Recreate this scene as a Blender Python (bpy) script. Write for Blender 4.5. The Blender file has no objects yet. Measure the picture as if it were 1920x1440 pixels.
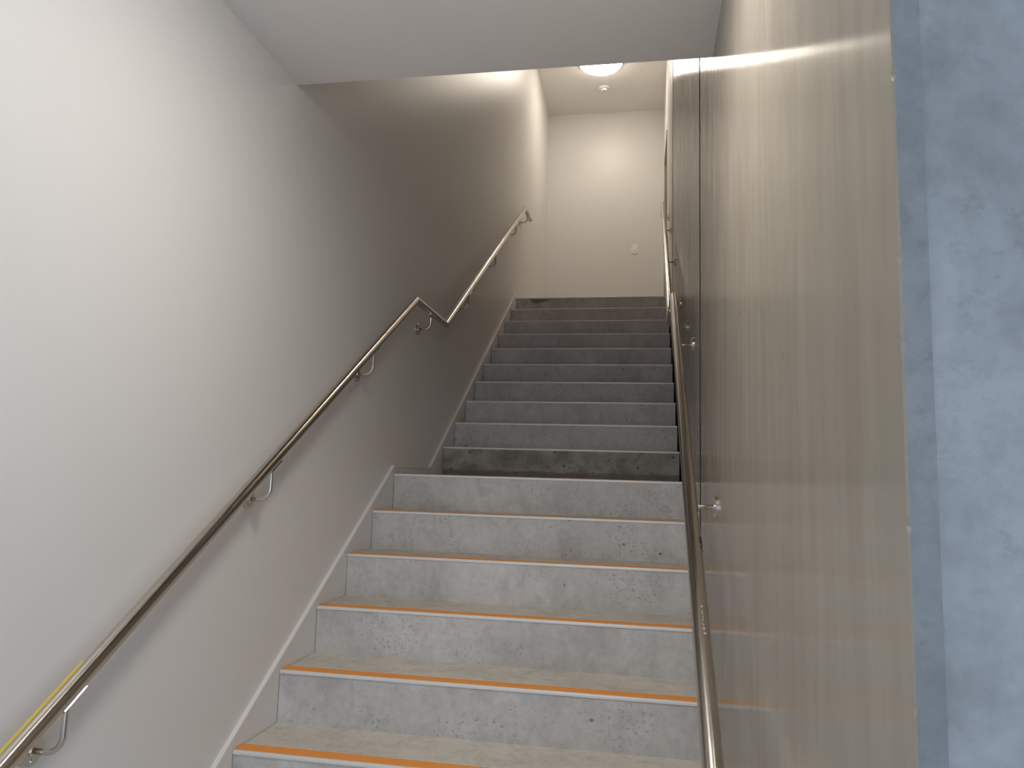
import bpy, bmesh, math, random
from mathutils import Vector, Matrix
random.seed(7)
S = bpy.context.scene
COL = S.collection

# ------------------------------------------------------------------ layout (metres, eye of the camera at the origin)
FLOOR = -1.550            # lobby floor
XW_L = -1.248             # face of the left plaster wall
X_L, X_R = -1.2315, 0.2105  # ends of the steps
XW_R = 0.2152             # face of the near concrete panel
XW_F = 0.235              # face of the far concrete panel
R1, G1, Y1, Z1 = 0.170, 0.2784, 2.2295, -0.8701     # lower flight: riser, going, front/top of its fourth step
YF, ZF = Y1 + 5 * G1, Z1 + 5 * R1                   # half landing nosing
R2, G2 = 0.1725, 0.2785
YG, ZG = YF + 0.9191, ZF + R2                       # first step of the upper flight
YT, ZT = YG + 9 * G2, ZG + 9 * R2                   # upper landing nosing
Z_SOF, Y_SOF = 1.378, 2.3817
Z_CEIL, Y_END = 4.6856, 9.2517
Y_NEAR = 0.671            # front end of the concrete wall
Y_SEAM = 2.925

# ------------------------------------------------------------------ materials
def new_mat(name):
    m = bpy.data.materials.new(name); m.use_nodes = True
    nt = m.node_tree; nt.nodes.clear()
    out = nt.nodes.new('ShaderNodeOutputMaterial'); b = nt.nodes.new('ShaderNodeBsdfPrincipled')
    nt.links.new(b.outputs[0], out.inputs[0])
    return m, nt, b

def node(nt, kind, **kw):
    n = nt.nodes.new(kind)
    for k, v in kw.items():
        if isinstance(v, (int, float, str, bool)) and hasattr(n, k): setattr(n, k, v)
    return n

def mapped(nt, scale):
    g = nt.nodes.new('ShaderNodeNewGeometry'); m = nt.nodes.new('ShaderNodeMapping')
    m.inputs['Scale'].default_value = scale
    nt.links.new(g.outputs['Position'], m.inputs['Vector'])
    return m.outputs[0]

def noise(nt, vec, scale, detail=4, rough=0.55, dist=0.0):
    n = nt.nodes.new('ShaderNodeTexNoise')
    n.inputs['Scale'].default_value = scale; n.inputs['Detail'].default_value = detail
    n.inputs['Roughness'].default_value = rough; n.inputs['Distortion'].default_value = dist
    nt.links.new(vec, n.inputs['Vector'])
    return n.outputs['Fac']

def ramp(nt, fac, stops):
    r = nt.nodes.new('ShaderNodeValToRGB')
    e = r.color_ramp.elements
    while len(e) < len(stops): e.new(0.5)
    for el, (p, c) in zip(e, stops):
        el.position = p
        el.color = (c, c, c, 1) if isinstance(c, (int, float)) else (*c, 1)
    nt.links.new(fac, r.inputs['Fac'])
    return r.outputs['Color']

def mixc(nt, fac, a, b, mode='MIX'):
    m = nt.nodes.new('ShaderNodeMix'); m.data_type = 'RGBA'; m.blend_type = mode
    def put(sock, v):
        if isinstance(v, bpy.types.NodeSocket): nt.links.new(v, sock)
        elif isinstance(v, (int, float)): sock.default_value = v
        else: sock.default_value = (*v, 1)
    put(m.inputs['Factor'], fac); put(m.inputs['A'], a); put(m.inputs['B'], b)
    return m.outputs['Result']

def bump(nt, b, h, strength, dist=0.002):
    n = nt.nodes.new('ShaderNodeBump'); n.inputs['Strength'].default_value = strength
    n.inputs['Distance'].default_value = dist
    nt.links.new(h, n.inputs['Height']); nt.links.new(n.outputs[0], b.inputs['Normal'])

def plain(name, col, rough=0.5, metal=0.0, spec=0.5):
    m, nt, b = new_mat(name)
    b.inputs['Base Color'].default_value = (*col, 1); b.inputs['Roughness'].default_value = rough
    b.inputs['Metallic'].default_value = metal; b.inputs['Specular IOR Level'].default_value = spec
    return m

def plaster(name, col, rough, spec=0.5):
    m, nt, b = new_mat(name)
    v = mapped(nt, (1, 1, 1))
    n = noise(nt, v, 1.3, 3)
    nt.links.new(mixc(nt, n, tuple(c * 0.985 for c in col), tuple(min(1, c * 1.015) for c in col)), b.inputs['Base Color'])
    b.inputs['Roughness'].default_value = rough; b.inputs['Specular IOR Level'].default_value = spec
    bump(nt, b, noise(nt, v, 260, 2), 0.06, 0.0006)
    return m

def concrete(name, lo, hi, pit=0.03, rough=0.6, blotch=2.2, stain=None, spec=0.4, speckle=0.6, vs=13, gate0=0.55, band=None):
    """Off-form concrete: cloudy greys, specks, bug holes and darker drip stains."""
    m, nt, b = new_mat(name)
    v = mapped(nt, (1, 1, 1))
    cloud = ramp(nt, noise(nt, v, blotch, 6, 0.62, 0.4), [(0.32, lo), (0.68, hi)])
    fine = ramp(nt, noise(nt, v, 38, 5, 0.7), [(0.30, 0.86), (0.55, 1.0), (0.8, 1.05)])
    c = mixc(nt, 1.0, cloud, fine, 'MULTIPLY')
    mott = ramp(nt, noise(nt, mapped(nt, (1, 1, 0.6)), 11, 5, 0.6, 0.8), [(0.30, 0.84), (0.52, 1.0), (0.8, 1.04)])
    c = mixc(nt, 1.0, c, mott, 'MULTIPLY')
    # dark freckles gathered in patches
    patch = ramp(nt, noise(nt, v, 5.5, 3, 0.5, 0.6), [(0.50, 0.0), (0.64, 1.0)])
    speck = ramp(nt, noise(nt, v, 75, 3, 0.6), [(0.56, 0.0), (0.66, 1.0)])
    f = nt.nodes.new('ShaderNodeMath'); f.operation = 'MULTIPLY'
    nt.links.new(patch, f.inputs[0]); nt.links.new(speck, f.inputs[1])
    f2 = nt.nodes.new('ShaderNodeMath'); f2.operation = 'MULTIPLY'; f2.inputs[1].default_value = speckle
    nt.links.new(f.outputs[0], f2.inputs[0])
    c = mixc(nt, f2.outputs[0], c, tuple(x * 0.45 for x in lo))
    # bug holes
    vo = nt.nodes.new('ShaderNodeTexVoronoi'); vo.inputs['Scale'].default_value = vs
    vm = mapped(nt, (1, 1, 1.15)); nt.links.new(vm, vo.inputs['Vector'])
    sep = nt.nodes.new('ShaderNodeSeparateColor'); nt.links.new(vo.outputs['Color'], sep.inputs[0])
    rad = nt.nodes.new('ShaderNodeMath'); rad.operation = 'MULTIPLY'; rad.inputs[1].default_value = pit * 4.2
    gate = ramp(nt, sep.outputs[0], [(gate0, 0.0), (0.97, 1.0)])
    nt.links.new(gate, rad.inputs[0])
    hole = nt.nodes.new('ShaderNodeMath'); hole.operation = 'LESS_THAN'
    nt.links.new(vo.outputs['Distance'], hole.inputs[0]); nt.links.new(rad.outputs[0], hole.inputs[1])
    h2 = nt.nodes.new('ShaderNodeMath'); h2.operation = 'MULTIPLY'; h2.inputs[1].default_value = 0.7
    nt.links.new(hole.outputs[0], h2.inputs[0])
    c = mixc(nt, h2.outputs[0], c, tuple(x * 0.22 for x in lo))
    if stain:
        s = ramp(nt, noise(nt, mapped(nt, (1, 1, 1.6)), 6.5, 6, 0.62, 0.5), [(0.42, 0.0), (0.60, 1.0)])
        fs = nt.nodes.new('ShaderNodeMath'); fs.operation = 'MULTIPLY'; fs.inputs[1].default_value = 0.85
        nt.links.new(s, fs.inputs[0])
        c = mixc(nt, fs.outputs[0], c, stain)
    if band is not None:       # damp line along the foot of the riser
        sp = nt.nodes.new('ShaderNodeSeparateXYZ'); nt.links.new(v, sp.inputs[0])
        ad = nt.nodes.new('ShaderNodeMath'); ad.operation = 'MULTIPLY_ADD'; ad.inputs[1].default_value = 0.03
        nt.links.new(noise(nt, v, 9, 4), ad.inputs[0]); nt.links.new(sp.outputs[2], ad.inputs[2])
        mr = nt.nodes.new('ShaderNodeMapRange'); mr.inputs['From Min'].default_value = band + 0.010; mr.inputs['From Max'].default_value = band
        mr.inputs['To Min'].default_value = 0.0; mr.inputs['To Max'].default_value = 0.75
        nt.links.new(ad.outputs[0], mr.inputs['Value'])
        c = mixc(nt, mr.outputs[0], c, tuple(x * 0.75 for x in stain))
    nt.links.new(c, b.inputs['Base Color'])
    b.inputs['Roughness'].default_value = rough; b.inputs['Specular IOR Level'].default_value = spec
    bump(nt, b, noise(nt, v, 120, 4, 0.6), 0.12, 0.001)
    return m

def polished_concrete(name, lo, hi, rough, streak=0.035):
    """Sealed precast panel with a satin face and long vertical streaks."""
    m, nt, b = new_mat(name)
    v1 = mapped(nt, (1, 5, 0.6)); v2 = mapped(nt, (1, 12, 0.7)); v = mapped(nt, (1, 1, 1))
    a = ramp(nt, noise(nt, v1, 2.2, 6, 0.6, 1.2), [(0.30, lo), (0.70, hi)])
    st = ramp(nt, noise(nt, v2, 2.2, 4, 0.6), [(0.25, 1 - streak), (0.75, 1 + streak * 0.6)])
    c = mixc(nt, 1.0, a, st, 'MULTIPLY')
    cl = ramp(nt, noise(nt, v, 3.2, 5, 0.6), [(0.3, 0.93), (0.7, 1.05)])
    c = mixc(nt, 1.0, c, cl, 'MULTIPLY')
    vo = nt.nodes.new('ShaderNodeTexVoronoi'); vo.inputs['Scale'].default_value = 9
    nt.links.new(mapped(nt, (1, 1, 0.5)), vo.inputs['Vector'])
    sep = nt.nodes.new('ShaderNodeSeparateColor'); nt.links.new(vo.outputs['Color'], sep.inputs[0])
    gate = ramp(nt, sep.outputs[0], [(0.75, 0.0), (1.0, 0.05)])
    hole = nt.nodes.new('ShaderNodeMath'); hole.operation = 'LESS_THAN'
    nt.links.new(vo.outputs['Distance'], hole.inputs[0]); nt.links.new(gate, hole.inputs[1])
    h2 = nt.nodes.new('ShaderNodeMath'); h2.operation = 'MULTIPLY'; h2.inputs[1].default_value = 0.6
    nt.links.new(hole.outputs[0], h2.inputs[0])
    c = mixc(nt, h2.outputs[0], c, tuple(x * 0.35 for x in lo))
    nt.links.new(c, b.inputs['Base Color'])
    cx = nt.nodes.new('ShaderNodeCombineXYZ'); cx.inputs[1].default_value = 1.0
    nt.links.new(cx.outputs[0], b.inputs['Tangent']); b.inputs['Anisotropic'].default_value = 0.9
    rr = ramp(nt, noise(nt, v2, 1.5, 3), [(0.3, rough * 0.85), (0.7, rough * 1.2)])
    nt.links.new(rr, b.inputs['Roughness'])
    b.inputs['Specular IOR Level'].default_value = 0.5
    bump(nt, b, noise(nt, mapped(nt, (1, 18, 0.9)), 3, 4, 0.6), 0.03, 0.0008)
    return m

M = {}
M['plaster'] = plaster('white_satin_plaster', (0.75, 0.735, 0.715), 0.40, 0.5)
M['ceiling'] = plaster('matt_ceiling_paint', (0.83, 0.815, 0.80), 0.75, 0.3)
M['trim'] = plain('white_gloss_trim', (0.80, 0.79, 0.77), 0.3)
M['step'] = concrete('step_concrete', (0.50, 0.485, 0.465), (0.66, 0.645, 0.625), 0.022, 0.55)
M['tread'] = concrete('trowelled_tread_concrete', (0.60, 0.555, 0.485), (0.72, 0.675, 0.60), 0.0, 0.5, 3.0, speckle=0.15)
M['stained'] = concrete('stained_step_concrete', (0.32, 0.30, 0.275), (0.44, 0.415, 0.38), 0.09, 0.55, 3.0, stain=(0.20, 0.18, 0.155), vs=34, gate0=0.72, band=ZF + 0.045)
M['panel'] = polished_concrete('sealed_panel_concrete', (0.365, 0.325, 0.265), (0.43, 0.388, 0.322), 0.20)
M['panel2'] = polished_concrete('grey_panel_concrete', (0.40, 0.365, 0.32), (0.47, 0.435, 0.39), 0.20)
M['blue'] = concrete('end_wall_concrete', (0.24, 0.245, 0.25), (0.38, 0.385, 0.39), 0.0, 0.6, 4.5, speckle=0.22)
M['lip'] = concrete('raw_edge_concrete', (0.22, 0.225, 0.225), (0.29, 0.295, 0.295), 0.0, 0.75, 5.0, speckle=0.3)
M['joint'] = plain('dark_joint_sealant', (0.02, 0.018, 0.016), 0.8)
M['alu'] = plain('anodised_nosing', (0.78, 0.77, 0.75), 0.38, 0.15)
M['orange'] = plain('orange_grip_insert', (0.86, 0.33, 0.065), 0.6, 0, 0.3)
M['timber'] = plain('pale_timber', (0.40, 0.345, 0.26), 0.5)
M['dark'] = plain('dark_reveal', (0.10, 0.09, 0.08), 0.7)
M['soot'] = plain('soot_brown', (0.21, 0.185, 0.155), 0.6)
M['white_plastic'] = plain('white_plastic', (0.88, 0.87, 0.85), 0.3)
M['grey_plastic'] = plain('grey_slot', (0.25, 0.24, 0.22), 0.5)
M['tape'] = plain('yellow_tape', (0.66, 0.52, 0.10), 0.45)
M['ink'] = plain('marker_ink', (0.03, 0.022, 0.015), 0.6)
M['paint'] = plain('dried_plaster_smear', (0.40, 0.40, 0.37), 0.8)
M['lobby'] = plain('lobby_floor_vinyl', (0.46, 0.45, 0.43), 0.5)

m, nt, b = new_mat('polished_stainless')
b.inputs['Base Color'].default_value = (0.60, 0.555, 0.49, 1); b.inputs['Metallic'].default_value = 1
sv = mapped(nt, (60, 3, 3))
nt.links.new(ramp(nt, noise(nt, sv, 6, 3), [(0.3, 0.13), (0.7, 0.22)]), b.inputs['Roughness'])
M['steel'] = m
m, nt, b = new_mat('bracket_stainless')
b.inputs['Base Color'].default_value = (0.66, 0.62, 0.56, 1); b.inputs['Metallic'].default_value = 1
nt.links.new(ramp(nt, noise(nt, mapped(nt, (1, 1, 1)), 40, 3), [(0.3, 0.14), (0.7, 0.24)]), b.inputs['Roughness'])
M['chrome'] = m

def glow(name, col, strength):
    m = bpy.data.materials.new(name); m.use_nodes = True; nt = m.node_tree; nt.nodes.clear()
    out = nt.nodes.new('ShaderNodeOutputMaterial'); e = nt.nodes.new('ShaderNodeEmission')
    e.inputs[0].default_value = (*col, 1); e.inputs[1].default_value = strength
    nt.links.new(e.outputs[0], out.inputs[0]); return m
M['lamp_up'] = glow('lit_diffuser_upper', (1.0, 0.89, 0.75), 30.0)
M['lamp_low'] = glow('lit_diffuser_lower', (1.0, 0.945, 0.88), 44.0)

# ------------------------------------------------------------------ mesh helpers
def link(name, bm, mat, parent=None, smooth=False, loc=(0, 0, 0)):
    me = bpy.data.meshes.new(name); bmesh.ops.recalc_face_normals(bm, faces=bm.faces)
    bm.to_mesh(me); bm.free()
    if smooth:
        for p in me.polygons: p.use_smooth = True
    for mm in (mat if isinstance(mat, (list, tuple)) else [mat]): me.materials.append(mm)
    o = bpy.data.objects.new(name, me); COL.objects.link(o); o.location = loc
    if parent: o.parent = parent
    return o

def empty(name, loc=(0, 0, 0)):
    o = bpy.data.objects.new(name, None); COL.objects.link(o); o.location = loc; o.empty_display_size = 0.1
    return o

def tag(o, label=None, cat=None, group=None, kind=None):
    if label: o['label'] = label
    if cat: o['category'] = cat
    if group: o['group'] = group
    if kind: o['kind'] = kind
    return o

def box(bm, x0, x1, y0, y1, z0, z1, bevel=0.0, seg=2):
    g = bmesh.ops.create_cube(bm, size=1.0)
    for v in g['verts']:
        v.co = Vector(((x0 + x1) / 2 + v.co.x * (x1 - x0), (y0 + y1) / 2 + v.co.y * (y1 - y0), (z0 + z1) / 2 + v.co.z * (z1 - z0)))
    if bevel:
        es = list({e for v in g['verts'] for e in v.link_edges})
        bmesh.ops.bevel(bm, geom=es, offset=bevel, segments=seg, affect='EDGES', profile=0.5)

def prism_x(bm, pts, x0, x1):
    """A polygon in the y-z plane pushed out from x0 to x1."""
    a = [bm.verts.new((x0, y, z)) for y, z in pts]; c = [bm.verts.new((x1, y, z)) for y, z in pts]
    bm.faces.new(a); bm.faces.new(c[::-1])
    for i in range(len(pts)):
        j = (i + 1) % len(pts); bm.faces.new((a[i], c[i], c[j], a[j]))

def sweep(bm, pts, r, n=20, caps=True):
    """Round bar along a polyline, mitred at its corners."""
    pts = [Vector(p) for p in pts]; rings = []
    d0 = (pts[1] - pts[0]).normalized()
    up = Vector((1, 0, 0)) if abs(d0.x) < 0.9 else Vector((0, 0, 1))
    u = (up - d0 * up.dot(d0)).normalized(); w = d0.cross(u)
    base = [u * math.cos(2 * math.pi * k / n) * r + w * math.sin(2 * math.pi * k / n) * r for k in range(n)]
    cur = [pts[0] + o for o in base]; rings.append([bm.verts.new(c) for c in cur])
    for i in range(1, len(pts)):
        d = (pts[i] - pts[i - 1]).normalized()
        nrm = d if i == len(pts) - 1 else (d + (pts[i + 1] - pts[i]).normalized()).normalized()
        nxt = []
        for c in cur:
            t = (pts[i] - c).dot(nrm) / d.dot(nrm); nxt.append(c + d * t)
        cur = nxt; rings.append([bm.verts.new(c) for c in cur])
    for a, b_ in zip(rings, rings[1:]):
        for k in range(n): bm.faces.new((a[k], a[(k + 1) % n], b_[(k + 1) % n], b_[k]))
    if caps: bm.faces.new(rings[0][::-1]); bm.faces.new(rings[-1])

def disc_x(bm, x0, x1, y, z, r, n=32, bev=0.0):
    prof = [(0, 1)] if not bev else [(0, 1), (1 - bev / abs(x1 - x0), 1), (1, 1 - bev / r)]
    if not bev: prof = [(0, 1), (1, 1)]
    rings = [[bm.verts.new((x0 + (x1 - x0) * t, y + math.cos(2 * math.pi * k / n) * r * s, z + math.sin(2 * math.pi * k / n) * r * s)) for k in range(n)] for t, s in prof]
    for a, c in zip(rings, rings[1:]):
        for k in range(n): bm.faces.new((a[k], a[(k + 1) % n], c[(k + 1) % n], c[k]))
    bm.faces.new(rings[0][::-1]); bm.faces.new(rings[-1])

def lathe_z(bm, prof, cx, cy, n=48):
    rings = []
    for r, z in prof:
        if r == 0: rings.append([bm.verts.new((cx, cy, z))])
        else: rings.append([bm.verts.new((cx + r * math.cos(2 * math.pi * k / n), cy + r * math.sin(2 * math.pi * k / n), z)) for k in range(n)])
    for a, c in zip(rings, rings[1:]):
        for k in range(n):
            k2 = (k + 1) % n
            if len(a) == 1: bm.faces.new((a[0], c[k], c[k2]))
            elif len(c) == 1: bm.faces.new((a[k], a[k2], c[0]))
            else: bm.faces.new((a[k], a[k2], c[k2], c[k]))
    for rg in (rings[0], rings[-1]):
        if len(rg) > 1: bm.faces.new(rg)

def struct(name, bm, mat, label, cat, smooth=False):
    return tag(link(name, bm, mat, None, smooth), label, cat, None, 'structure')

def boxes(name, lst, mat, label, cat):
    bm = bmesh.new()
    for q in lst: box(bm, *q)
    return struct(name, bm, mat, label, cat)

# ------------------------------------------------------------------ the setting
HX, HY = 2.6, -2.7        # the lobby runs to the right and back to the entrance
boxes('wall_left', [(XW_L - 0.15, XW_L, HY, Y_END + 0.2, FLOOR - 0.2, Z_CEIL + 0.2)], M['plaster'],
      'long white satin painted wall on the left of the stairs', 'wall')
boxes('wall_end', [(XW_L, 0.9, Y_END, Y_END + 0.2, FLOOR, Z_CEIL + 0.2)], M['plaster'],
      'white end wall across the top landing, with the light switch on it', 'wall')
boxes('ceiling_upper', [(XW_L, 0.9, Y_SOF - 0.2, Y_END, Z_CEIL, Z_CEIL + 0.2)], M['ceiling'],
      'high white ceiling over the top landing, with the lit lamp', 'ceiling')
boxes('ceiling_lower', [(XW_L, XW_R, HY, Y_SOF, Z_SOF, Z_SOF + 0.25), (XW_R, HX, HY, Y_NEAR, Z_SOF, Z_SOF + 0.25),
                        (XW_L, XW_R, Y_SOF - 0.2, Y_SOF, Z_SOF + 0.25, Z_CEIL)], M['ceiling'],
      'low white ceiling in the foreground ending in a straight edge', 'ceiling')
boxes('floor', [(XW_L, HX, HY, Y_NEAR + 0.2, FLOOR - 0.2, FLOOR), (XW_L, 0.6, Y_NEAR + 0.2, Y_END + 0.2, FLOOR - 0.2, FLOOR)], M['lobby'], 'grey lobby floor at the foot of the stairs', 'floor')
boxes('floor_landing', [(XW_L, XW_F - 0.004, YT + G2, Y_END, ZT - 0.25, ZT)], M['tread'], 'concrete floor of the top landing', 'floor')
boxes('wall_back', [(XW_L, -0.9, HY - 0.2, HY, FLOOR, Z_SOF), (2.4, HX, HY - 0.2, HY, FLOOR, Z_SOF), (-0.9, 2.4, HY - 0.2, HY, 0.95, Z_SOF)],
      M['plaster'], 'white wall around the entrance opening behind the viewer', 'wall')
boxes('wall_lobby', [(HX, HX + 0.2, HY - 0.2, -2.4, FLOOR, Z_SOF), (HX, HX + 0.2, 0.3, Y_NEAR + 0.2, FLOOR, Z_SOF), (HX, HX + 0.2, -2.4, 0.3, 0.95, Z_SOF), (HX, HX + 0.2, -2.4, 0.3, FLOOR, -1.2)], M['plaster'], 'white side wall of the lobby with an added, unseen window opening', 'wall')  # unseen window opening added to throw more daylight on the left wall

# the near concrete panel: its front arris is broken and chipped
bm = bmesh.new()
zs = [FLOOR + (Z_CEIL - FLOOR) * k / 900 for k in range(901)]
prev = None
for z in zs:
    j = random.random(); chip = 0.0006 * random.random() + (0.0028 * random.random() if j > 0.86 else 0)
    chip += 0.0012 * max(0, math.sin(z * 9.0)) * random.random()
    ring = [bm.verts.new(c) for c in ((XW_R + 0.024, Y_NEAR, z), (XW_R + chip * 0.9 + 0.0012, Y_NEAR, z), (XW_R, Y_NEAR + chip * 1.6 + 0.0012, z),
                                      (XW_R, Y_SEAM - 0.0015, z), (XW_R + 0.024, Y_SEAM - 0.0015, z))]
    if prev:
        for k in range(5): 
            f = bm.faces.new((prev[k], prev[(k + 1) % 5], ring[(k + 1) % 5], ring[k]))
            f.material_index = 1 if k in (0,) else 0
    else: bm.faces.new(ring[::-1])
    prev = ring
bm.faces.new(prev)
struct('wall_right', bm, [M['panel'], M['lip']], 'warm grey sealed concrete panel wall nearest on the right, with a rough front edge', 'wall')
bm = bmesh.new()
box(bm, XW_R + 0.024, XW_R + 0.32, Y_NEAR + 0.003, Y_SEAM - 0.002, FLOOR, Z_CEIL)
box(bm, XW_R + 0.32, HX, Y_NEAR + 0.003, Y_NEAR + 0.2, FLOOR, Z_SOF + 0.2)
struct('wall_front', bm, M['blue'], 'blue grey concrete end face of the wall at the right edge, in daylight', 'wall')
boxes('trim_joint', [(XW_R - 0.0022, XW_R + 0.03, Y_SEAM + 0.014, Y_SEAM + 0.018, FLOOR, Z_CEIL), (XW_R + 0.012, XW_R + 0.03, Y_SEAM - 0.002, Y_SEAM + 0.014, FLOOR, Z_CEIL)], M['joint'],
      'dark upright joint between the two concrete wall panels', 'trim')
bm = bmesh.new()
mp = [(XW_R - 0.002, Y_SEAM + 0.018), (XW_F, 4.60), (XW_F + 0.23, 4.60), (XW_F + 0.23, Y_SEAM + 0.018)]
va = [bm.verts.new((x, y, FLOOR)) for x, y in mp]; vb = [bm.verts.new((x, y, Z_CEIL)) for x, y in mp]
bm.faces.new(va); bm.faces.new(vb[::-1])
for k in range(4): bm.faces.new((va[k], vb[k], vb[(k + 1) % 4], va[(k + 1) % 4]))
struct('wall_right_middle', bm, M['panel2'], 'grey concrete wall panel just beyond the upright joint', 'wall')
boxes('wall_right_far', [(XW_F, XW_F + 0.23, 4.60, 6.30, FLOOR, Z_CEIL)], M['panel2'],
      'grey concrete wall panel beside the upper flight', 'wall')
DY0, DY1, DZ = 7.85, 8.72, ZT + 2.04
boxes('wall_right_landing', [(XW_F - 0.004, XW_F + 0.15, 6.30, DY0, ZT, Z_CEIL), (XW_F - 0.004, XW_F + 0.15, 6.30, Y_END, FLOOR, ZT), (XW_F - 0.004, XW_F + 0.15, DY1, Y_END, ZT, Z_CEIL),
                             (XW_F - 0.004, XW_F + 0.15, DY0, DY1, DZ, Z_CEIL)], M['plaster'],
      'white plaster wall strip on the right of the top landing', 'wall')
d = tag(empty('door_1', ((XW_F), (DY0 + DY1) / 2, ZT)), 'timber edged door in the right wall of the top landing', 'door', None, 'structure')
bm = bmesh.new()
fx = (XW_F - 0.012, XW_F + 0.15)
for q in ((*fx, DY0, DY0 + 0.035, ZT, DZ), (*fx, DY1 - 0.035, DY1, ZT, DZ), (*fx, DY0 + 0.035, DY1 - 0.035, DZ - 0.035, DZ)): box(bm, *q)
o = link('door_frame', bm, M['timber'], d); o.matrix_parent_inverse = Matrix.Translation(-d.location)
bm = bmesh.new(); box(bm, XW_F + 0.05, XW_F + 0.09, DY0 + 0.037, DY1 - 0.037, ZT + 0.006, DZ - 0.037)
o = link('door_leaf', bm, M['timber'], d); o.matrix_parent_inverse = Matrix.Translation(-d.location)

# skirting board that climbs the left wall with the steps
def sk(y):  # top edge
    if y < YF + 0.005: return 0.035 + ZF + (y - YF) * R1 / G1 + 0.006
    if y < 4.278: return 0.021
    return 0.021 + (y - 4.278) * (1.753 - 0.021) / (YT + 0.004 - 4.278)
prof_top = [(1.20, sk(1.20)), (3.628, 0.021), (4.278, 0.021), (YT + 0.004, 1.753)]
prof_bot = [(YT + 0.004, ZT - 0.35), (4.60, -0.10), (3.75, -0.18), (1.45, -1.50), (1.20, FLOOR)]
bm = bmesh.new(); prism_x(bm, prof_top + prof_bot, XW_L - 0.002, -1.2340)
struct('baseboard_left', bm, M['plaster'], 'white painted skirting board running up the left wall beside the steps', 'skirting')
# its capped top edge
bm = bmesh.new()
tp = prof_top; n_ = len(tp)
def offs(pts, d):
    out = []
    for i, (y, z) in enumerate(pts):
        ds = []
        if i > 0: ds.append(Vector((y - pts[i-1][0], z - pts[i-1][1])).normalized())
        if i < len(pts) - 1: ds.append(Vector((pts[i+1][0] - y, pts[i+1][1] - z)).normalized())
        t = sum(ds, Vector((0, 0))).normalized(); nn = Vector((-t.y, t.x)); c = nn.dot(Vector((-ds[0].y, ds[0].x)))
        out.append((y + nn.x * d / c, z + nn.y * d / c))
    return out
prism_x(bm, offs(tp, 0.0045) + offs(tp, -0.0045)[::-1], XW_L - 0.002, -1.2322)
struct('trim_skirting', bm, M['trim'], 'thin bright white capping along the top of the stair skirting', 'trim')

# ------------------------------------------------------------------ stair flights
def make_step(y0, y1, zt, r, mat, parent, drop=0.15, back=0.0):
    bm = bmesh.new(); box(bm, X_L, X_R, y0, y1 + back, zt - r - drop, zt)
    bm.normal_update()
    for f in bm.faces:
        if f.normal.z > 0.9: f.material_index = 1
    return link('step', bm, [mat, M['tread']], parent)

def make_nosing(y, z, parent):
    bm = bmesh.new()
    # L-shaped aluminium section with a rounded front lip, cut into the concrete edge
    pts = [(0.062, 0.0005), (0.062, 0.0032), (0.0585, 0.0036), (0.0585, 0.0016), (0.0085, 0.0016), (0.0085, 0.0036), (0.001, 0.0036)]
    for k in range(1, 6):
        a = math.pi / 2 + k * math.pi / 10; pts.append((0.001 + math.cos(a) * 0.004, -0.0004 + math.sin(a) * 0.004))
    pts += [(-0.003, -0.0065), (-0.0015, -0.0075), (0.0005, -0.0075), (0.0005, 0.0005)]
    prism_x(bm, [(y + a, z + c) for a, c in pts], X_L - 0.0005, X_R + 0.0003)
    nz = link('nosing', bm, M['alu'], parent)
    bm = bmesh.new(); xa, xb = X_L, X_R
    prof = [(0.0088, 0.0017), (0.0582, 0.0017)]
    top = []
    for k in range(11):           # ribbed top
        yy = 0.0582 - (0.0582 - 0.0088) * k / 10; top.append((yy, 0.0050 if k % 2 else 0.0040))
    prism_x(bm, [(y + a, z + c) for a, c in prof + top], xa, xb)
    tag(link('grip_insert', bm, M['orange'], nz), 'orange ribbed grip strip')

low = tag(empty('stair_flight', (-0.51, Y1 - 3 * G1, FLOOR)), 'lower flight of pale grey concrete steps with orange grip strips on the edges', 'stairs')
hi_ = tag(empty('stair_flight', (-0.51, YG, ZF)), 'upper flight of darker concrete steps climbing from the half landing to the top', 'stairs')
inv_low = Matrix.Translation(-low.location); inv_hi = Matrix.Translation(-hi_.location)
for i in range(-3, 6):
    y, z = Y1 + i * G1, Z1 + i * R1
    y1 = y + G1 if i < 5 else YG
    o = make_step(y, y1, z, R1, M['step'], low, 0.15 if i > -3 else 0.0); o.matrix_parent_inverse = inv_low
    make_nosing(y, z, low)
for j in range(10):
    y, z = YG + j * G2, ZG + j * R2
    o = make_step(y, y + G2, z, R2, M['stained'] if j == 0 else M['step'], hi_, 0.15); o.matrix_parent_inverse = inv_hi
    make_nosing(y, z, hi_)
for p_, inv in ((low, inv_low), (hi_, inv_hi)):
    for c in p_.children:
        c.matrix_parent_inverse = inv
    p_['group'] = 'concrete stair flights'
# soot-dark patch under the top nosing on the left
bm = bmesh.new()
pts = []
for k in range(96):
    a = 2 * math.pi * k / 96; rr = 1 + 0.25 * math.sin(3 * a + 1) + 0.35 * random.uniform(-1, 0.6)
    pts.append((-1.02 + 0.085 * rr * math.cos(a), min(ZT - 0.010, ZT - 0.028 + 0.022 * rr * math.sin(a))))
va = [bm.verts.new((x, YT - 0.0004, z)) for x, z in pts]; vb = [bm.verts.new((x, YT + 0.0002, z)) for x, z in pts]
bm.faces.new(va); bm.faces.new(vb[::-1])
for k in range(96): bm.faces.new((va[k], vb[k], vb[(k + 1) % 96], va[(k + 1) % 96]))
o = tag(link('stain', bm, M['soot'], hi_), 'dark stain under the top edge'); o.matrix_parent_inverse = inv_hi

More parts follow.
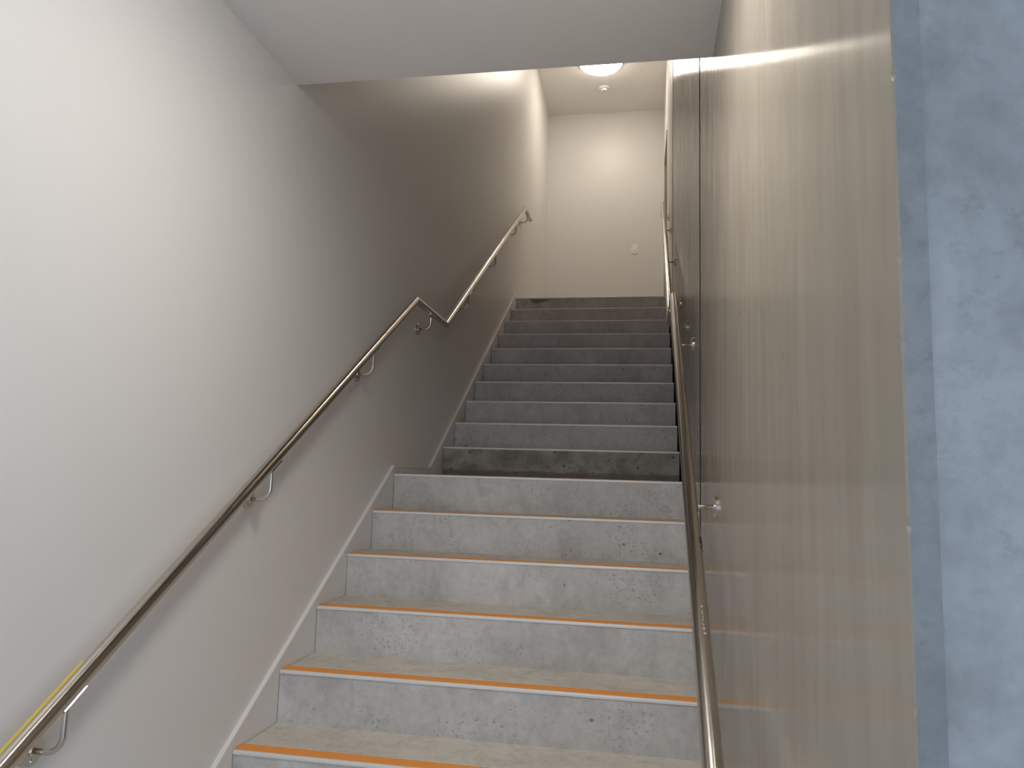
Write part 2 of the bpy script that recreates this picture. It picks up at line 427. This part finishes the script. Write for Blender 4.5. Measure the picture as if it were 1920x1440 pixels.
# ------------------------------------------------------------------ handrails
RR = 0.0192
def zrail(y):
    if y < 3.655: return 0.882 + 0.6106 * (y - 3.655)
    if y < 4.25: return 0.882 - 0.008 * (y - 3.655) / 0.595
    if y < 7.055: return 0.874 + 0.6212 * (y - 4.25)
    return 0.874 + 0.6212 * 2.805

def handrail(side, xr, wall, ys, label):
    """side: +1 when the wall is at +x of the rail."""
    y0 = 0.98
    root = tag(empty('handrail', (wall(y0), y0, zrail(y0))), label, 'handrail', 'stainless handrails')
    inv = Matrix.Translation(-root.location)
    bm = bmesh.new()
    knots = [0.68, y0, 3.655, 4.25, 7.055, 7.40]
    pts = [(xr(k), k, zrail(max(k, y0))) for k in knots]
    sweep(bm, pts, RR, 36)
    rail = link('rail', bm, M['steel'], root); rail.matrix_parent_inverse = inv
    me = rail.data
    for p in me.polygons: p.use_smooth = len(p.vertices) == 4
    me.set_sharp_from_angle(angle=math.radians(25)) if hasattr(me, 'set_sharp_from_angle') else None
    for y in ys:
        flat = 3.655 <= y < 4.25 or y > 7.055
        x, z, xw = xr(y), zrail(y), wall(y)
        drop = 0.095 if flat else 0.120
        sl = 0 if flat else math.atan(0.615)
        zu = z - (RR + 0.002) / math.cos(sl)          # underside of the tube
        zb = z - drop                                  # arm meets the wall plate
        bm = bmesh.new()
        pl = [Vector((x, y, zu)), Vector((x, y, zu - 0.010))]
        rad = zu - 0.012 - zb; rad = min(rad, abs(xw - x) - 0.012, 0.036)
        c = Vector((x + side * rad, y, zb + rad))
        pl.append(Vector((x, y, zb + rad)))
        for k in range(1, 11):
            a = k / 10 * math.pi / 2
            pl.append(Vector((c.x - side * math.cos(a) * rad, y, c.z - math.sin(a) * rad)))
        pl.append(Vector((xw - side * 0.006, y, zb)))
        pl = [p for i, p in enumerate(pl) if i == 0 or (p - pl[i-1]).length > 1e-4]
        sweep(bm, pl, 0.0062, 14)
        br = link('bracket', bm, M['chrome'], root, True); br.matrix_parent_inverse = inv
        bm = bmesh.new()
        disc_x(bm, xw + side * 0.001, xw - side * 0.009, y, zb, 0.032, 36, 0.002)
        disc_x(bm, xw - side * 0.008, xw - side * 0.014, y, zb, 0.0105, 20, 0.002)
        for dz in (-0.021, 0.021): disc_x(bm, xw - side * 0.008, xw - side * 0.0115, y, zb + dz, 0.0045, 14, 0.0015)
        wp = link('wall_plate', bm, M['chrome'], br); wp.matrix_parent_inverse = Matrix.Identity(4)
        # saddle: a curved strip hugging the underside of the tube
        bm = bmesh.new(); L = 0.034; T = 0.0032
        dv = Vector((0, math.cos(sl), math.sin(sl))); nv = Vector((0, -math.sin(sl), math.cos(sl)))
        ringsA = []
        for t in (-L, L):
            row = []
            for k in range(9):
                a = math.radians(-50 + 100 * k / 8)
                for rr in (RR - 0.0003, RR + T):
                    row.append(bm.verts.new(Vector((x, y, z)) + dv * t + Vector((1, 0, 0)) * math.sin(a) * rr - nv * math.cos(a) * rr))
            ringsA.append(row)
        A, B = ringsA
        for k in range(8):
            i0, i1, j0, j1 = 2 * k, 2 * k + 1, 2 * k + 2, 2 * k + 3
            bm.faces.new((A[i0], A[j0], B[j0], B[i0])); bm.faces.new((A[i1], B[i1], B[j1], A[j1]))
            bm.faces.new((A[i0], A[i1], A[j1], A[j0])); bm.faces.new((B[i0], B[j0], B[j1], B[i1]))
        bm.faces.new((A[0], B[0], B[1], A[1])); bm.faces.new((A[16], A[17], B[17], B[16]))
        link('saddle', bm, M['chrome'], br)
    return root, inv

left, inv_l = handrail(-1, lambda y: -1.170, lambda y: XW_L, [1.43, 2.235, 3.085, 3.94, 4.80, 5.67, 6.55, 7.19],
                       'stainless steel handrail along the white left wall, with yellow tape near its lower end')
def xr_right(y):
    if y < 3.655: return 0.122 + (y - 1.40) * 0.0078
    return 0.1396 + (y - 3.655) * 0.0092
right, inv_r = handrail(1, xr_right, lambda y: XW_R if y < 2.93 else (XW_R - 0.002 + (y - 2.943) * 0.0218 / 1.657 if y < 4.6 else (XW_F if y < 6.3 else XW_F - 0.004)),
                        [1.43, 2.275, 3.38, 3.92, 4.845, 5.68, 6.55, 7.18],
                        'stainless steel handrail along the concrete right wall, with marker scrawl and plaster smear')

def rail_patch(name, xr, pieces, mat, root, inv, label, thick=0.0006):
    """A thin film wrapped on a rail; pieces are (y, angle, half length, half angle), angle 0 = crown, + = towards +x."""
    bm = bmesh.new()
    for y, a, hl, ha in pieces:
        z = zrail(y); sl = math.atan(0.6106); dv = Vector((0, math.cos(sl), math.sin(sl))); nv = Vector((0, -math.sin(sl), math.cos(sl)))
        rows = []
        for i in range(9):
            t = -hl + 2 * hl * i / 8; row = []
            yy = y + t * math.cos(sl)
            for k in range(5):
                th = math.radians(a - ha + 2 * ha * k / 4)
                for rr in (RR - 0.0002, RR + thick):
                    row.append(bm.verts.new(Vector((xr(yy), y, z)) + dv * t + Vector((1, 0, 0)) * math.sin(th) * rr + nv * math.cos(th) * rr))
            rows.append(row)
        for A, B in zip(rows, rows[1:]):
            for k in range(4):
                i0, i1, j0, j1 = 2 * k, 2 * k + 1, 2 * k + 2, 2 * k + 3
                bm.faces.new((A[i0], A[j0], B[j0], B[i0])); bm.faces.new((A[i1], B[i1], B[j1], A[j1]))
            bm.faces.new((A[0], B[0], B[1], A[1])); bm.faces.new((A[8], A[9], B[9], B[8]))
        for A in (rows[0], rows[-1]):
            for k in range(4): bm.faces.new((A[2*k], A[2*k+1], A[2*k+3], A[2*k+2]))
    o = tag(link(name, bm, mat, root), label); o.matrix_parent_inverse = inv
rail_patch('tape', lambda y: -1.170, [(1.13, -40, 0.42, 9)], M['tape'], left, inv_l, 'yellow tape strip', 0.0045)
# scrawled mark: a small loop over a larger open loop
mk = []
for k in range(10):
    t = 2 * math.pi * k / 10; mk.append((1.956 + 0.006 * math.cos(t), 62 + 9 * math.sin(t), 0.0022, 4.5))
for k in range(12):
    t = -1.2 + 4.6 * k / 11; mk.append((1.938 + 0.010 * math.cos(t), 62 + 13 * math.sin(t), 0.0022, 4.5))
mk.append((1.922, 72, 0.006, 4))
rail_patch('marker_scrawl', xr_right, mk, M['ink'], right, inv_r, 'dark marker scrawl')
rail_patch('plaster_smear', xr_right, [(1.674, 14, 0.0035, 6), (1.662, 17, 0.0028, 7), (1.664, 11, 0.0022, 4), (1.684, 13, 0.004, 3), (1.732, 10, 0.003, 5), (1.700, 12, 0.009, 2), (1.716, 11, 0.007, 2)],
           M['paint'], right, inv_r, 'dried white smear')

# ------------------------------------------------------------------ lamps, detector, switch
def oyster(cx, cy, zc, R, hang, mat, label):
    root = tag(empty('ceiling_light', (cx, cy, zc)), label, 'light')
    bm = bmesh.new()
    lathe_z(bm, [(0, 0), (R, 0), (R, -0.022), (R - 0.004, -0.026), (R - 0.02, -0.026), (0, -0.026)], 0, 0, 56)
    link('base_ring', bm, M['white_plastic'], root)
    bm = bmesh.new(); pr = []
    for k in range(13):
        a = k / 12 * math.pi / 2; pr.append(((R - 0.012) * math.cos(a), -0.0255 - (hang - 0.0255) * math.sin(a)))
    pr[-1] = (0, pr[-1][1])
    lathe_z(bm, pr, 0, 0, 56)
    link('diffuser', bm, mat, root, True)
    return root
oyster(-0.505, 8.03, Z_CEIL, 0.25, 0.085, M['lamp_up'], 'round glowing ceiling light over the top landing')
oyster(-0.28, 1.40, Z_SOF, 0.20, 0.055, M['lamp_low'], 'round glowing ceiling light on the low ceiling over the bottom steps')

det = tag(empty('smoke_detector', (-0.498, 8.622, Z_CEIL)), 'small white round smoke detector on the high ceiling behind the lit lamp', 'smoke detector')
bm = bmesh.new(); lathe_z(bm, [(0, 0), (0.062, 0), (0.062, -0.010), (0.057, -0.016), (0.040, -0.017), (0, -0.017)], 0, 0, 40)
link('base', bm, M['white_plastic'], det)
bm = bmesh.new(); lathe_z(bm, [(0, -0.0165), (0.034, -0.0165), (0.033, -0.034), (0.026, -0.040), (0, -0.041)], 0, 0, 40)
link('sensor_head', bm, M['white_plastic'], det)
bm = bmesh.new(); lathe_z(bm, [(0, -0.0405), (0.009, -0.0405), (0.008, -0.044), (0, -0.0445)], 0, 0, 16)
link('indicator', bm, M['grey_plastic'], det)

sx, sz = -0.125, 2.853
sw = tag(empty('light_switch', (sx, Y_END, sz)), 'white rectangular light switch on the end wall of the top landing', 'light switch')
bm = bmesh.new(); box(bm, -0.0400, 0.0400, -0.011, 0.001, -0.062, 0.062, 0.005, 3); link('plate', bm, M['white_plastic'], sw)
bm = bmesh.new(); box(bm, -0.012, 0.012, -0.0155, -0.0105, -0.022, 0.010, 0.0015, 2); link('rocker', bm, M['white_plastic'], sw)
bm = bmesh.new(); box(bm, -0.011, 0.011, -0.0118, -0.0105, -0.028, -0.0225); link('slot', bm, M['grey_plastic'], sw)

# ------------------------------------------------------------------ daylight through the entrance
w = bpy.data.worlds.new('World'); S.world = w; w.use_nodes = True
bg = w.node_tree.nodes.get('Background') or w.node_tree.nodes.new('ShaderNodeBackground')
bg.inputs[0].default_value = (0.66, 0.80, 1.0, 1); bg.inputs[1].default_value = 2.0
pl = bpy.data.lights.new('entrance_portal', 'AREA'); pl.shape = 'RECTANGLE'; pl.size = 3.3; pl.size_y = 2.5; pl.cycles.is_portal = True
po = bpy.data.objects.new('entrance_portal', pl); COL.objects.link(po)
po.location = (0.75, HY - 0.05, -0.30); po.rotation_euler = (math.radians(90), 0, 0)

pl2 = bpy.data.lights.new('added_window_portal', 'AREA'); pl2.shape = 'RECTANGLE'; pl2.size = 2.15; pl2.size_y = 2.7; pl2.cycles.is_portal = True  # samples the sky through the added lobby window
po2 = bpy.data.objects.new('added_window_portal', pl2); COL.objects.link(po2)
po2.location = (HX + 0.05, -1.05, -0.125); po2.rotation_euler = (0, math.radians(90), 0)

# ------------------------------------------------------------------ camera
F = Vector((-0.17385492, 0.9775299, 0.11920471)); Rv = Vector((0.98474556, 0.17169715, 0.02821838)); U = Vector((-0.0071172, -0.12229221, 0.99246862))
cd = bpy.data.cameras.new('Camera'); cam = bpy.data.objects.new('Camera', cd); COL.objects.link(cam)
mw = Matrix((Rv, U, -F)).transposed().to_4x4(); cam.matrix_world = mw
cd.sensor_fit = 'HORIZONTAL'; cd.sensor_width = 36; cd.lens = 1399.05 / 1920 * 36; cd.clip_start = 0.02; cd.clip_end = 100
S.camera = cam

S.view_settings.view_transform = 'Standard'; S.view_settings.look = 'None'
S.view_settings.exposure = 0.09; S.view_settings.gamma = 1.0; S.view_settings.use_curve_mapping = False
S.cycles.use_denoising = True
S.cycles.max_bounces = 10; S.cycles.diffuse_bounces = 6; S.cycles.glossy_bounces = 6
